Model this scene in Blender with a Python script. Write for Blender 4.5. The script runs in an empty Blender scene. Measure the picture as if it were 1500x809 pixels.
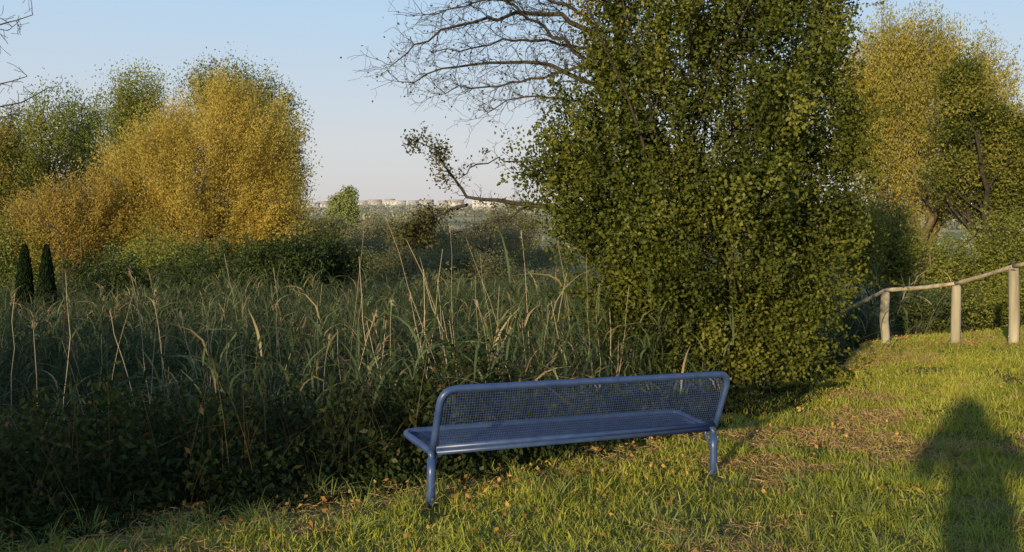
import bpy, math, random
import numpy as np
from mathutils import Vector
rng = np.random.default_rng(11); random.seed(5)
SC = bpy.context.scene; COL = SC.collection
F = 1400.0; HY = 303.0; CAM = 1.65
def P(px, py, Y): return np.array([(px-750)/F*Y, Y, CAM-(py-HY)/F*Y])
# ------------------------------------------------------------------ utils
def tag(o, label=None, cat=None, group=None, kind=None):
    if label: o['label'] = label
    if cat: o['category'] = cat
    if group: o['group'] = group
    if kind: o['kind'] = kind
    return o
def empty(name, loc, rz=0):
    o = bpy.data.objects.new(name, None); COL.objects.link(o); o.location = loc; o.rotation_euler = (0,0,rz)
    o.empty_display_size = .2
    return o
def link(name, me, mat, parent=None):
    o = bpy.data.objects.new(name, me); COL.objects.link(o)
    if mat: me.materials.append(mat)
    if parent: o.parent = parent
    return o
def mesh_np(name, V, Q, mat, parent=None, col=None, smooth=False):
    V = np.asarray(V, np.float32).reshape(-1,3); Q = np.asarray(Q, np.int32)
    n = Q.shape[1]
    me = bpy.data.meshes.new(name)
    me.vertices.add(len(V)); me.vertices.foreach_set('co', V.ravel())
    me.loops.add(Q.size); me.loops.foreach_set('vertex_index', Q.ravel())
    me.polygons.add(len(Q)); me.polygons.foreach_set('loop_start', np.arange(len(Q), dtype=np.int32)*n)
    if smooth: me.polygons.foreach_set('use_smooth', np.ones(len(Q), bool))
    me.update(calc_edges=True)
    if col is not None:
        a = me.color_attributes.new('tint', 'FLOAT_COLOR', 'POINT')
        c = np.ones((len(V),4), np.float32); c[:,:3] = col
        a.data.foreach_set('color', c.ravel())
    return link(name, me, mat, parent)
def vn(p, seed=0.0):
    p = np.asarray(p, float)
    if p.shape[1] == 2: p = np.hstack([p, np.zeros((len(p),1))])
    i = np.floor(p); f = p-i; f = f*f*(3-2*f)
    def h(a,b,c):
        v = np.sin((i[:,0]+a)*127.1+(i[:,1]+b)*311.7+(i[:,2]+c)*74.7+seed*13.7)*43758.5453
        return v-np.floor(v)
    r = 0
    for a in (0,1):
        for b in (0,1):
            for c in (0,1):
                w = (f[:,0] if a else 1-f[:,0])*(f[:,1] if b else 1-f[:,1])*(f[:,2] if c else 1-f[:,2])
                r = r+w*h(a,b,c)
    return r
def fbm(p, seed=0): return .55*vn(p,seed)+.3*vn(np.asarray(p)*2.1+5,seed+1)+.15*vn(np.asarray(p)*4.3+9,seed+2)
def unit(n):
    v = rng.normal(size=(n,3)); return v/np.linalg.norm(v,axis=1,keepdims=True)
def nrm(v): return v/(np.linalg.norm(v,axis=-1,keepdims=True)+1e-9)
def sm(a,b,x):
    t = np.clip((x-a)/(b-a),0,1); return t*t*(3-2*t)
# ------------------------------------------------------------------ materials
def mat(name):
    m = bpy.data.materials.new(name); m.use_nodes = True; nt = m.node_tree; nt.nodes.clear()
    out = nt.nodes.new('ShaderNodeOutputMaterial'); return m, nt, out
def leafmat(name, trans=.3, gloss=0.0):
    m, nt, out = mat(name); N = nt.nodes; Lk = nt.links
    a = N.new('ShaderNodeAttribute'); a.attribute_name = 'tint'
    b = N.new('ShaderNodeBsdfDiffuse')
    t = N.new('ShaderNodeBsdfTranslucent'); mx = N.new('ShaderNodeMixShader'); mx.inputs[0].default_value = trans
    Lk.new(a.outputs['Color'], b.inputs['Color']); Lk.new(a.outputs['Color'], t.inputs['Color'])
    Lk.new(b.outputs[0], mx.inputs[1]); Lk.new(t.outputs[0], mx.inputs[2]); last = mx
    if gloss:
        g = N.new('ShaderNodeBsdfGlossy'); g.inputs['Roughness'].default_value = .42; g.inputs['Color'].default_value = (1,1,.9,1)
        m2 = N.new('ShaderNodeMixShader'); m2.inputs[0].default_value = gloss; Lk.new(mx.outputs[0], m2.inputs[1]); Lk.new(g.outputs[0], m2.inputs[2]); last = m2
    Lk.new(last.outputs[0], out.inputs[0]); return m
def noisemat(name, c0, c1, scale=8, rough=.85, metal=0, stretch=(1,1,1), bump=.3, spec=.3, detail=6, bdist=.01):
    m, nt, out = mat(name); N = nt.nodes; Lk = nt.links
    tc = N.new('ShaderNodeTexCoord'); mp = N.new('ShaderNodeMapping'); mp.inputs['Scale'].default_value = stretch
    nz = N.new('ShaderNodeTexNoise'); nz.inputs['Scale'].default_value = scale; nz.inputs['Detail'].default_value = detail
    cr = N.new('ShaderNodeValToRGB'); cr.color_ramp.elements[0].color = (*c0,1); cr.color_ramp.elements[1].color = (*c1,1)
    cr.color_ramp.elements[0].position = .32; cr.color_ramp.elements[1].position = .68
    b = N.new('ShaderNodeBsdfPrincipled'); b.inputs['Roughness'].default_value = rough; b.inputs['Metallic'].default_value = metal
    b.inputs['Specular IOR Level'].default_value = spec
    bp = N.new('ShaderNodeBump'); bp.inputs['Strength'].default_value = bump; bp.inputs['Distance'].default_value = bdist
    Lk.new(tc.outputs['Object'], mp.inputs[0]); Lk.new(mp.outputs[0], nz.inputs['Vector']); Lk.new(nz.outputs['Fac'], cr.inputs[0])
    Lk.new(cr.outputs[0], b.inputs['Base Color']); Lk.new(nz.outputs['Fac'], bp.inputs['Height']); Lk.new(bp.outputs[0], b.inputs['Normal'])
    Lk.new(b.outputs[0], out.inputs[0]); return m
M_leaf = leafmat('leaf', .32, .008); M_gold = leafmat('golden_leaf', .48); M_grass = leafmat('grass_blade', .38, .015)
M_reed = leafmat('reed_leaf', .25, .01); M_dry = leafmat('dry_stalk', .12); M_far = leafmat('far_leaf', .1)
M_bark = noisemat('bark', (.025,.02,.014), (.065,.05,.034), 14, stretch=(1,1,.25), bump=.6)
M_twig = noisemat('twig_bark', (.035,.028,.02), (.10,.078,.05), 20)
M_willowbark = noisemat('willow_bark', (.10,.075,.035), (.2,.15,.07), 10, stretch=(1,1,.3))
M_blue = noisemat('blue_enamel', (.032,.058,.15), (.055,.09,.205), 9, rough=.34, bump=.06, spec=.5)
M_post = noisemat('weathered_wood', (.26,.21,.14), (.50,.43,.31), 9, stretch=(1,1,.12), bump=.7)
M_rail = noisemat('rail_wood', (.28,.22,.14), (.50,.42,.29), 12, bump=.6)
# ------------------------------------------------------------------ terrain
EX = np.array([-300,-20,-10,-3.1,-1.57,-.6,2.5,3.9,5.5,6.2,7.4,12,25,300.])
EY = np.array([-60,-8,0.5,6.0,7.2,7.75,10.5,12,15,16.7,17.2,16,12,-40.])
def edge(x): return np.interp(x, EX, EY)
ZY = np.array([-400,35,60,120,200,500,1000,1300,2500,4500.]); ZZ = np.array([-2.05,-2.3,-3.3,-5.0,-7.2,-5.5,.7,2.0,2.6,2.6])
def hz(x, y):
    x = np.asarray(x,float); y = np.asarray(y,float)
    zp = -.065*np.clip(y,0,40) + .085*np.log1p(np.exp((x-2)*1.5))/1.5*sm(2,9,y) 
    zp = np.minimum(zp, .3) + .20*np.exp(-((x-8.4)**2/2.2+(y-13.0)**2/4.5))
    zp = zp + .07*(fbm(np.stack([x*.9,y*.9],-1).reshape(-1,2),3).reshape(x.shape)-.5)
    zm = np.interp(y, ZY, ZZ) + np.where(y>60, 1.2*(fbm(np.stack([x*.01,y*.006],-1).reshape(-1,2),8).reshape(x.shape)-.5),0)
    s = sm(-.2, 3.6, y-edge(x))
    return zp*(1-s)+zm*s
def hz1(x,y): return float(hz(np.array([x]),np.array([y]))[0])
g = np.geomspace(1,200,34)[1:]
xs = np.concatenate([-15-15*(g-1)[::-1], np.arange(-15,15.01,.25), 15+15*(g-1)])
ys = np.concatenate([-(8+2*(np.geomspace(1,160,20)[1:]-1))[::-1], np.arange(-8,24.01,.25), 24+22*(np.geomspace(1,200,70)[1:]-1)])
XX, YY = np.meshgrid(xs, ys); ZZg = hz(XX, YY)
V = np.stack([XX,YY,ZZg],-1).reshape(-1,3); nx=len(xs); ny=len(ys)
ii = (np.arange(ny-1)[:,None]*nx+np.arange(nx-1)[None,:]).ravel()
Q = np.stack([ii,ii+1,ii+nx+1,ii+nx],-1)
m, nt, out = mat('ground_soil'); N=nt.nodes; Lk=nt.links
geo=N.new('ShaderNodeNewGeometry'); sep=N.new('ShaderNodeSeparateXYZ'); Lk.new(geo.outputs['Position'],sep.inputs[0])
n1=N.new('ShaderNodeTexNoise'); n1.inputs['Scale'].default_value=1.6; n1.inputs['Detail'].default_value=10; Lk.new(geo.outputs['Position'],n1.inputs['Vector'])
r1=N.new('ShaderNodeValToRGB'); e=r1.color_ramp.elements; e[0].position=.42; e[0].color=(.10,.11,.025,1); e[1].position=.72; e[1].color=(.22,.15,.06,1)
Lk.new(n1.outputs['Fac'],r1.inputs[0])
mp=N.new('ShaderNodeMapping'); mp.inputs['Scale'].default_value=(.004,.012,0); Lk.new(geo.outputs['Position'],mp.inputs[0])
n2=N.new('ShaderNodeTexVoronoi'); n2.inputs['Scale'].default_value=1.0; Lk.new(mp.outputs[0],n2.inputs['Vector'])
r2=N.new('ShaderNodeValToRGB'); r2.color_ramp.interpolation='CONSTANT'; e=r2.color_ramp.elements; e[0].color=(.32,.29,.13,1); e[1].position=.4; e[1].color=(.50,.38,.22,1); k=e.new(.7); k.color=(.27,.27,.12,1)
sc=N.new('ShaderNodeSeparateColor'); Lk.new(n2.outputs['Color'],sc.inputs[0]); Lk.new(sc.outputs[0],r2.inputs[0])
mr=N.new('ShaderNodeMapRange'); mr.inputs[1].default_value=35; mr.inputs[2].default_value=80; Lk.new(sep.outputs[1],mr.inputs[0])
mx=N.new('ShaderNodeMix'); mx.data_type='RGBA'; Lk.new(mr.outputs[0],mx.inputs[0]); Lk.new(r1.outputs[0],mx.inputs[6]); Lk.new(r2.outputs[0],mx.inputs[7])
b=N.new('ShaderNodeBsdfPrincipled'); b.inputs['Roughness'].default_value=.95; b.inputs['Specular IOR Level'].default_value=.1
bp=N.new('ShaderNodeBump'); bp.inputs['Strength'].default_value=.8; bp.inputs['Distance'].default_value=.05
n3=N.new('ShaderNodeTexNoise'); n3.inputs['Scale'].default_value=14; n3.inputs['Detail'].default_value=8; Lk.new(geo.outputs['Position'],n3.inputs['Vector'])
Lk.new(n3.outputs['Fac'],bp.inputs['Height']); Lk.new(bp.outputs[0],b.inputs['Normal'])
Lk.new(mx.outputs[2],b.inputs['Base Color']); Lk.new(b.outputs[0],out.inputs[0])
gr = mesh_np('ground', V, Q, m, smooth=True); tag(gr, 'grassy slope falling to the reed marsh and the wide valley beyond', 'ground', kind='structure')
# ------------------------------------------------------------------ builders
class Tubes:
    def __init__(s): s.V=[]; s.Q=[]; s.n=0
    def add(s, pts, rad, k=5, cap=False):
        pts=np.asarray(pts,float); n=len(pts); rad=np.broadcast_to(np.asarray(rad,float),(n,))
        t=np.gradient(pts,axis=0); t=nrm(t)
        ref=np.array([.13,.21,.97]) if abs(np.mean(t[:,2]))<.8 else np.array([.97,.15,.1])
        a=nrm(np.cross(t,ref)); b=np.cross(t,a)
        th=np.arange(k)*2*math.pi/k
        ring=pts[:,None,:]+rad[:,None,None]*(np.cos(th)[None,:,None]*a[:,None,:]+np.sin(th)[None,:,None]*b[:,None,:])
        if cap:
            ring=np.concatenate([pts[0][None,None,:].repeat(k,1),ring,pts[-1][None,None,:].repeat(k,1)],0); n+=2
        s.V.append(ring.reshape(-1,3))
        i=np.arange(n-1)[:,None]*k; j=np.arange(k)[None,:]; j2=(j+1)%k
        s.Q.append((np.stack([i+j,i+j2,i+k+j2,i+k+j],-1)+s.n).reshape(-1,4)); s.n+=n*k
    def build(s,name,m,parent=None,smooth=True): return mesh_np(name,np.concatenate(s.V),np.concatenate(s.Q),m,parent,smooth=smooth)
def wig(p0,p1,n=7,amp=.1,sag=0.,arch=0.):
    p0=np.asarray(p0,float); p1=np.asarray(p1,float); t=np.linspace(0,1,n)[:,None]; d=np.linalg.norm(p1-p0)
    w=rng.normal(size=(n,3)); w=np.cumsum(w,0); w-=t*w[-1]+(1-t)*w[0]
    p=p0*(1-t)+p1*t+w*amp*d/n*1.2
    p[:,2]+=(arch*d*4*t*(1-t))[:,0]
    p[0]=p0; return p
def leaf_arrays(C, L, W, axis=None, jit=1.0):
    n=len(C); a=unit(n)
    if axis is not None: a=nrm(axis+jit*a)
    b=nrm(np.cross(a,unit(n)))
    L=np.broadcast_to(L,(n,))[:,None]*rng.uniform(.6,1.3,(n,1)); W=np.broadcast_to(W,(n,))[:,None]*rng.uniform(.7,1.2,(n,1))
    nn=np.cross(a,b); dro=nn*L*.12
    V=np.stack([C-a*L*.5, C+b*W*.5-a*L*.08+dro, C+a*L*.5, C-b*W*.5-a*L*.08+dro],1)
    Q=(np.arange(n)*4)[:,None]+np.arange(4)[None,:]
    return V.reshape(-1,3),Q
def pick(pal, t):
    pal=np.asarray(pal,float); k=len(pal)-1; x=np.clip(t,0,.9999)*k; i=x.astype(int); f=(x-i)[:,None]
    return pal[i]*(1-f)+pal[i+1]*f
def LB(px,py,rx,rz,Y,dep=None):
    return (P(px,py,Y), np.array([rx*Y/F, (dep if dep else rx*Y/F*.85), rz*Y/F]))
def crown(name, lobes, ncl, npl, L, W, cs, pal, m, parent, shell=.45, streak=0, root=None, lump=.4, jit=1.0, yellow_out=0, gsize=1.6, hole=.40, hs=2.0, var=.15, sprays=0, spl=.5):
    c=np.array([l[0] for l in lobes]); r=np.array([l[1] for l in lobes])
    pr=(r[:,0]*r[:,2])**.9; pr/=pr.sum(); ncl=int(ncl*1.35); k=rng.choice(len(lobes),ncl,p=pr)
    d=unit(ncl); rad=(shell+(1-shell)*rng.random(ncl)**.6)*(1-lump/2+lump*vn(d*2.3+k[:,None]*7.3,2)*1.3)
    cc=c[k]+d*r[k]*rad[:,None]; rm=max(.3,r[:,0].mean())
    hn=fbm(cc*hs/rm*[1,1,1.2],12); keep=hn>hole+.06*rng.normal(size=ncl); keep[:4]=True
    cc=cc[keep]; rad=rad[keep]; ncl=len(cc)
    ct=.4*rng.random(ncl)+.6*sm(.3,.7,fbm(cc*gsize/rm,4))
    cnt=rng.poisson(npl,ncl)+2; idx=np.repeat(np.arange(ncl),cnt); n=len(idx)
    base=root if root is not None else c.mean(0)-np.array([0,0,r[:,2].max()])
    ax=nrm(cc-base)
    off=np.clip(rng.normal(size=(n,3)),-1.7,1.7)*cs*(1-.5*min(1,streak))
    if streak: off+=ax[idx]*np.clip(rng.normal(size=(n,1)),-1.5,1.5)*cs*(1+1.6*streak)
    C=cc[idx]+off
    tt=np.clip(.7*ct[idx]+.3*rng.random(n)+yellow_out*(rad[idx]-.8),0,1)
    if sprays:
        ks=rng.choice(len(lobes),sprays,p=pr); ds=unit(sprays); ds[:,1]*=.6; ds[:,2]=ds[:,2]*.8+.25; ds=nrm(ds); p0=c[ks]+ds*r[ks]*.75; dv=nrm(ds+np.array([0,0,.5])+.35*rng.normal(size=(sprays,3)))
        per=34; si=np.repeat(np.arange(sprays),per); u=rng.random(len(si)); ln=(spl*rng.uniform(.5,1.3,sprays))[si]
        Cs_=p0[si]+dv[si]*(u*ln)[:,None]+rng.normal(size=(len(si),3))*(.045*(1.2-u))[:,None]*(cs/.11); Cs_[:,2]-=.25*ln*u*u
        C=np.concatenate([C,Cs_]); tt=np.concatenate([tt,np.clip(.3+.5*rng.random(len(si)),0,1)]); ax=np.concatenate([ax,dv]); idx=np.concatenate([idx,ncl+si]); n=len(C)
    col=pick(pal,tt)*rng.uniform(1-var,1+var,(n,1))
    gz=hz(C[:,0],C[:,1])+.03; keep=C[:,2]>gz; C=C[keep]; col=col[keep]; A=ax[idx][keep]
    if streak: V,Q=leaf_arrays(C,L,W,A,jit)
    else: V,Q=leaf_arrays(C,L,W,None)
    mesh_np(name,V-np.array(parent.location),Q,m,parent,np.repeat(col,4,0))
    return cc,r
def tree(name,label,cat,base,lobes,ncl,npl,L,W,cs,pal,m=None,mb=None,tr=.12,nlimb=14,ntwig=60,stems=1,group=None,tw=.006,spread=.3,top=.75,**kw):
    z0=hz1(base[0],base[1]); root=empty(name,(base[0],base[1],z0)); tag(root,label,cat,group)
    o=np.array([base[0],base[1],z0]); m=m or M_leaf; mb=mb or M_bark
    cc,r=crown('crown',lobes,ncl,npl,L,W,cs,pal,m,root,root=o,**kw)
    top_z=z0+(cc[:,2].max()-z0)*top; cen=cc.mean(0)
    T=Tubes(); trunks=[]
    for s in range(stems):
        tp=np.array([cen[0],cen[1],top_z]); b0=o.copy()
        if stems>1:
            b0[:2]+=rng.normal(size=2)*spread*.6; tp[:2]+=rng.normal(size=2)*spread*2.5; tp[2]-=rng.uniform(0,.3)*(top_z-z0)
        b0[2]=hz1(b0[0],b0[1])-.1
        p=wig(b0,tp,11,.12); rr=np.linspace(1,.18,11)**.9*tr*rng.uniform(.7,1.1); rr[0]*=1.3; T.add(p,rr,7); trunks.append((p,rr))
    T2=Tubes()
    for q in rng.choice(len(cc),min(nlimb,len(cc)),replace=False):
        p,rr=trunks[rng.integers(len(trunks))]; tgt=cc[q]; zt=p[0,2]+(tgt[2]-p[0,2])*rng.uniform(.35,.75)
        i=int(np.clip(np.searchsorted(p[:,2],zt),1,len(p)-2)); lp=wig(p[i],tgt,8,.16,arch=.05); lr=np.linspace(rr[i]*.6,tw*1.5,8); T2.add(lp,lr,5)
        dd=np.linalg.norm(cc-lp[5],axis=1); near=np.argsort(dd)[:max(3,ntwig//nlimb*3)]
        for w in rng.choice(near,min(len(near),ntwig//nlimb),replace=False):
            j=rng.integers(3,7); T2.add(wig(lp[j],cc[w]+rng.normal(size=3)*cs*.5,5,.18),np.linspace(lr[j]*.6,tw*.6,5),4)
    for X in (T,T2): X.V=[v-o for v in X.V]
    T.build('trunk',mb,root); T2.build('branch',mb,root)
    return root
# ------------------------------------------------------------------ large bush
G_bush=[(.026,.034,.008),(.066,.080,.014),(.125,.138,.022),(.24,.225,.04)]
lob=[LB(1000,490,90,75,12.3),LB(1120,490,80,80,12.2),LB(925,430,66,75,12.6),LB(1165,400,72,85,12.5),LB(1040,340,140,120,12.6,1.7),LB(865,325,72,62,12.8),LB(830,250,60,48,12.9),LB(905,250,70,70,12.3),
     LB(1200,300,74,70,12.8),LB(1190,190,76,76,12.8),LB(1000,190,120,105,12.9,1.7),LB(862,165,55,48,13.0),LB(1120,90,106,100,12.9,1.5),LB(1000,40,86,90,13,1.4),LB(1180,20,64,66,13),LB(1120,-70,100,80,13,1.3),LB(990,-110,80,70,13),LB(905,95,50,42,13),LB(895,25,40,40,13.2),
     LB(1000,400,70,60,11.7,.7),LB(1100,270,60,60,11.6,.7),LB(960,300,55,50,11.7,.7),LB(1150,170,50,55,11.8,.7)]
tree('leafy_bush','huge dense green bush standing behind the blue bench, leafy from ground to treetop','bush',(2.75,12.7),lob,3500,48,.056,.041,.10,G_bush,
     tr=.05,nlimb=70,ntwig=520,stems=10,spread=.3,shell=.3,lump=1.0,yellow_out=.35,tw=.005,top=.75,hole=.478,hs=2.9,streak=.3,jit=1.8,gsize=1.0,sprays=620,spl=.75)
# ------------------------------------------------------------------ old bare-limbed tree behind it
o0=np.array([2.9,14.2,hz1(2.9,14.2)]); root=empty('old_fruit_tree',tuple(o0)); tag(root,'old gnarled tree with bare spreading limbs reaching left out of the green bush','tree')
Yt=14.0
def PW(l,Y0=Yt,dy=0): 
    n=len(l); return np.array([P(x,y,Y0+dy*i/(n-1)) for i,(x,y) in enumerate(l)])
def resample(p,n):
    p=np.asarray(p); d=np.r_[0,np.cumsum(np.linalg.norm(np.diff(p,axis=0),axis=1))]; t=np.linspace(0,d[-1],n)
    q=np.stack([np.interp(t,d,p[:,k]) for k in range(3)],-1)
    for _ in range(2): q[1:-1]=.5*q[1:-1]+.25*(q[:-2]+q[2:])
    return q
def rec(T,p,d,L,r,depth,tips,droop=0.0,ang=.75,kink=.2):
    n=7; pts=[p]; dd=d.copy()
    for i in range(n-1):
        dd=nrm(dd+rng.normal(size=3)*kink+np.array([0,0,-droop])); pts.append(pts[-1]+dd*L/(n-1))
    pts=np.array(pts); rr=np.linspace(r,max(.0024,r*.35),n); T.add(pts,rr,4); tips.append(pts[-1])
    if depth>0:
        for k in range(rng.integers(3,6)):
            i=rng.integers(1,n); v=nrm(pts[i]-pts[i-1]+rng.normal(size=3)*ang*.75); rec(T,pts[i],v,L*rng.uniform(.4,.72),rr[i]*.62,depth-1,tips,droop,ang,kink)
T=Tubes(); tr=resample([o0-[0,0,.1],P(985,450,14.2),P(960,330,14.1),P(925,200,14),P(905,80,14),P(900,-20,14.1),P(930,-150,14.2)],14); T.add(tr-o0,np.linspace(.17,.05,14),9); T.build('trunk',M_bark,root)
limbs=[([(925,200),(870,120),(800,95),(730,88),(668,100),(585,120)],.045),([(905,90),(850,30),(780,22),(700,30),(640,45),(575,95)],.045),
 ([(915,150),(850,80),(790,40),(730,-5),(680,-40)],.04),([(900,30),(870,-30),(790,-60),(700,-60)],.04),([(935,240),(880,160),(810,140),(760,140),(715,165)],.03),
 ([(905,60),(940,0),(960,-80)],.04),([(905,100),(850,70),(800,60),(740,55),(690,75),(640,75)],.03),([(925,150),(960,60),(1000,-10),(1040,-60)],.05),
 ([(960,345),(870,320),(775,300),(725,287),(684,300),(668,262),(652,228),(612,208)],.06),([(684,300),(660,305),(632,322),(600,348)],.025),([(880,250),(810,238),(750,236),(700,240),(672,262)],.02),
 ([(775,300),(745,322),(700,335),(660,338)],.02),([(905,95),(840,100),(770,118),(700,130),(640,128)],.028),([(900,60),(840,10),(770,-10),(700,5),(620,22)],.03)]
for li,(l,r0) in enumerate(limbs):
    T=Tubes(); tips=[]; low=li in (8,9,10,11)
    p=resample(PW(l,Yt,rng.uniform(-1.6,.6)),18); p[1:-1]+=rng.normal(size=(16,3))*.03; rr=np.linspace(r0,.007,18); T.add(p,rr,6)
    for i in range(4,18):
        for _ in range((1 if li in (10,11) or i<11 else 3) if low else 3+(i%2)):
            v=nrm(nrm(p[i]-p[i-1])+rng.normal(size=3)*.6+np.array([-.15,0,.05 if not low else .12])); rec(T,p[i],v,rng.uniform(.25,.6)*(.55 if low else 1),max(.0045,rr[i]*.3),1,tips,.0 if low else .02,.9,.3)
    T.V=[v-o0 for v in T.V]; lb=T.build('limb',M_twig,root)
    tips=np.array(tips)
    if low: tips=tips[tips[:,0]<P(660 if li==8 else 665,0,14)[0]] if li in (8,9) else tips[rng.random(len(tips))<.2]
    nl=12 if low else 1
    C=np.repeat(tips,nl,0)+rng.normal(size=(len(tips)*nl,3))*.06
    if not low: C=C[rng.random(len(C))<.35]
    if len(C): V,Q=leaf_arrays(C,.052,.034); mesh_np('leaves',V-o0,Q,M_leaf,lb,np.repeat(pick([(.05,.055,.02),(.10,.10,.035),(.17,.13,.045)],rng.random(len(C))),4,0))
lob=[LB(910,40,60,70,13.6),LB(970,-30,80,50,13.8),LB(870,-10,50,40,13.6)]
crown('crown',lob,130,26,.055,.038,.13,[(.08,.07,.015),(.2,.16,.02),(.42,.30,.04)],M_leaf,root)
# ------------------------------------------------------------------ left tree group
gold=[(.30,.24,.055),(.50,.385,.085),(.65,.50,.12),(.72,.58,.15)]
Yg=45
tree('golden_willow','broad golden yellow willow glowing in the sun, front of the left trees','tree',(P(290,400,Yg)[0],Yg),
 [LB(335,210,82,72,Yg),LB(300,255,98,88,Yg-1),LB(215,268,62,66,Yg-1),LB(378,290,58,70,Yg),LB(290,345,112,66,Yg-1),LB(190,350,55,58,Yg-1),LB(340,172,52,42,Yg),LB(392,330,46,56,Yg-1),LB(245,215,36,36,Yg),LB(400,232,32,42,Yg)],
 3600,48,.12,.044,.23,gold,M_gold,M_willowbark,tr=.2,nlimb=40,ntwig=160,stems=5,spread=.8,streak=.8,jit=.8,shell=.5,tw=.012,lump=.75,gsize=1.6,hole=.41,hs=2.2,var=.05,sprays=160,spl=1.0)
tree('young_willow','smaller golden willow spreading low left of the broad golden one','tree',(P(95,400,42)[0],42),
 [LB(95,330,66,42,42),LB(128,300,44,38,42),LB(62,322,38,34,42),LB(100,375,48,38,42)],950,44,.12,.044,.22,[(.28,.21,.055),(.48,.35,.09),(.62,.46,.13)],M_gold,M_willowbark,tr=.09,nlimb=22,ntwig=100,stems=4,spread=.4,streak=.8,jit=.8,tw=.012,lump=.75,hole=.42,var=.05,gsize=1.5)
olive=[(.10,.13,.03),(.21,.24,.055),(.34,.335,.08),(.48,.42,.11)]
tree('tall_poplar','tall thin-topped green tree behind the golden willow, left summit','tree',(P(205,400,60)[0],60),
 [LB(205,142,34,30,60),LB(190,170,42,36,60),LB(225,195,50,50,60),LB(170,230,45,60,60),LB(200,300,60,70,60)],760,38,.16,.085,.40,olive,M_gold,tr=.2,nlimb=34,ntwig=200,streak=.5,lump=.9,tw=.02,shell=.3,sprays=60,spl=1.4,hole=.42)
tree('tall_poplar','tall grey-green tree behind the golden willow, right summit','tree',(P(360,400,58)[0],58),
 [LB(330,128,32,26,58),LB(300,135,22,22,58),LB(375,155,42,38,58),LB(410,205,30,48,58),LB(424,255,20,36,58),LB(350,200,70,60,58),LB(425,300,14,26,58)],820,38,.16,.085,.38,[(.10,.13,.05),(.19,.22,.07),(.32,.31,.10)],M_gold,tr=.2,nlimb=38,ntwig=220,streak=.5,lump=.9,tw=.02,shell=.3,sprays=80,spl=1.4,hole=.42)
tree('olive_green_tree','olive green tree at the left edge, left of the golden willows','tree',(P(60,400,52)[0],52),
 [LB(95,190,42,42,52),LB(60,220,48,48,52),LB(125,235,38,48,52),LB(20,250,34,52,52),LB(60,300,72,62,52)],950,42,.15,.075,.32,[(.11,.15,.035),(.25,.28,.065),(.44,.40,.10)],M_gold,tr=.2,nlimb=30,ntwig=120,lump=.9,tw=.018,streak=.3,sprays=60,spl=1.3,hole=.43,gsize=1.2)
tree('reddening_tree','small tree turning orange at the far left edge of the grove','tree',(P(-10,400,47)[0],47),
 [LB(5,215,28,32,47),LB(-20,260,42,55,47),LB(12,300,30,45,47),LB(-10,350,50,50,47)],480,40,.14,.08,.28,[(.14,.18,.04),(.26,.26,.06),(.55,.34,.09)],M_gold,tr=.14,nlimb=20,ntwig=80,lump=.8,tw=.018,sprays=30,spl=1.2)
dk=[(.03,.045,.015),(.06,.085,.025),(.10,.12,.035)]
for nm,lbl,px,py,rx,rz,Y in [('dark_shrub','dark rounded shrub right of the golden willow behind the reeds',470,388,52,36,36),('dark_shrub','low dark shrub under the golden willow',350,410,85,44,36),
   ('dark_shrub','dark green shrub below the young golden willow',150,418,60,34,36),('olive_shrub','olive yellow shrub behind the two slim cypresses',0,385,75,55,41),('olive_shrub','olive shrub under the left flank of the broad willow',245,395,60,50,40),('dark_shrub','dark shrub touching the right foot of the golden willow',415,395,45,40,34)]:
    tree(nm,lbl,'shrub',(P(px,py,Y)[0],Y),[LB(px,py,rx,rz,Y),LB(px-rx*.5,py+15,rx*.6,rz*.8,Y),LB(px+rx*.5,py+12,rx*.6,rz*.85,Y)],340,42,.12,.065,.22,dk if 'olive' not in lbl else olive[:3],tr=.05,nlimb=14,ntwig=50,stems=4,spread=.4,tw=.012,lump=.9,sprays=30,spl=1)
for px,lbl in ((36,'slim dark cypress, left one of the pair below the willows'),(68,'slim dark cypress, right one of the pair below the willows')):
    Y=30; root=empty('cypress',(P(px,0,Y)[0],Y,hz1(P(px,0,Y)[0],Y))); tag(root,lbl,'cypress'); zt=CAM-(360-HY)/F*Y-root.location.z
    n=9000; t=rng.random(n)**.85; R=.35*np.clip(1.03-t,0,1)**.5*np.clip(t*6+.5,0,1)*(.6+.4*rng.random(n))*(.85+.3*vn(np.stack([t*7,t*0+px],-1))); a=rng.random(n)*6.28
    C=np.stack([R*np.cos(a),R*np.sin(a),t*zt],-1); V,Q=leaf_arrays(C,.13,.04,np.array([0,0,1.5]),.6); mesh_np('crown',V,Q,M_far,root,np.repeat(pick([(.012,.02,.008),(.03,.048,.018)],rng.random(n)),4,0))
    T=Tubes(); T.add(np.array([[0,0,-.1],[0,0,zt*.5],[0,0,zt*.92]]),[.06,.04,.01],6); T.build('trunk',M_bark,root)
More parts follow.
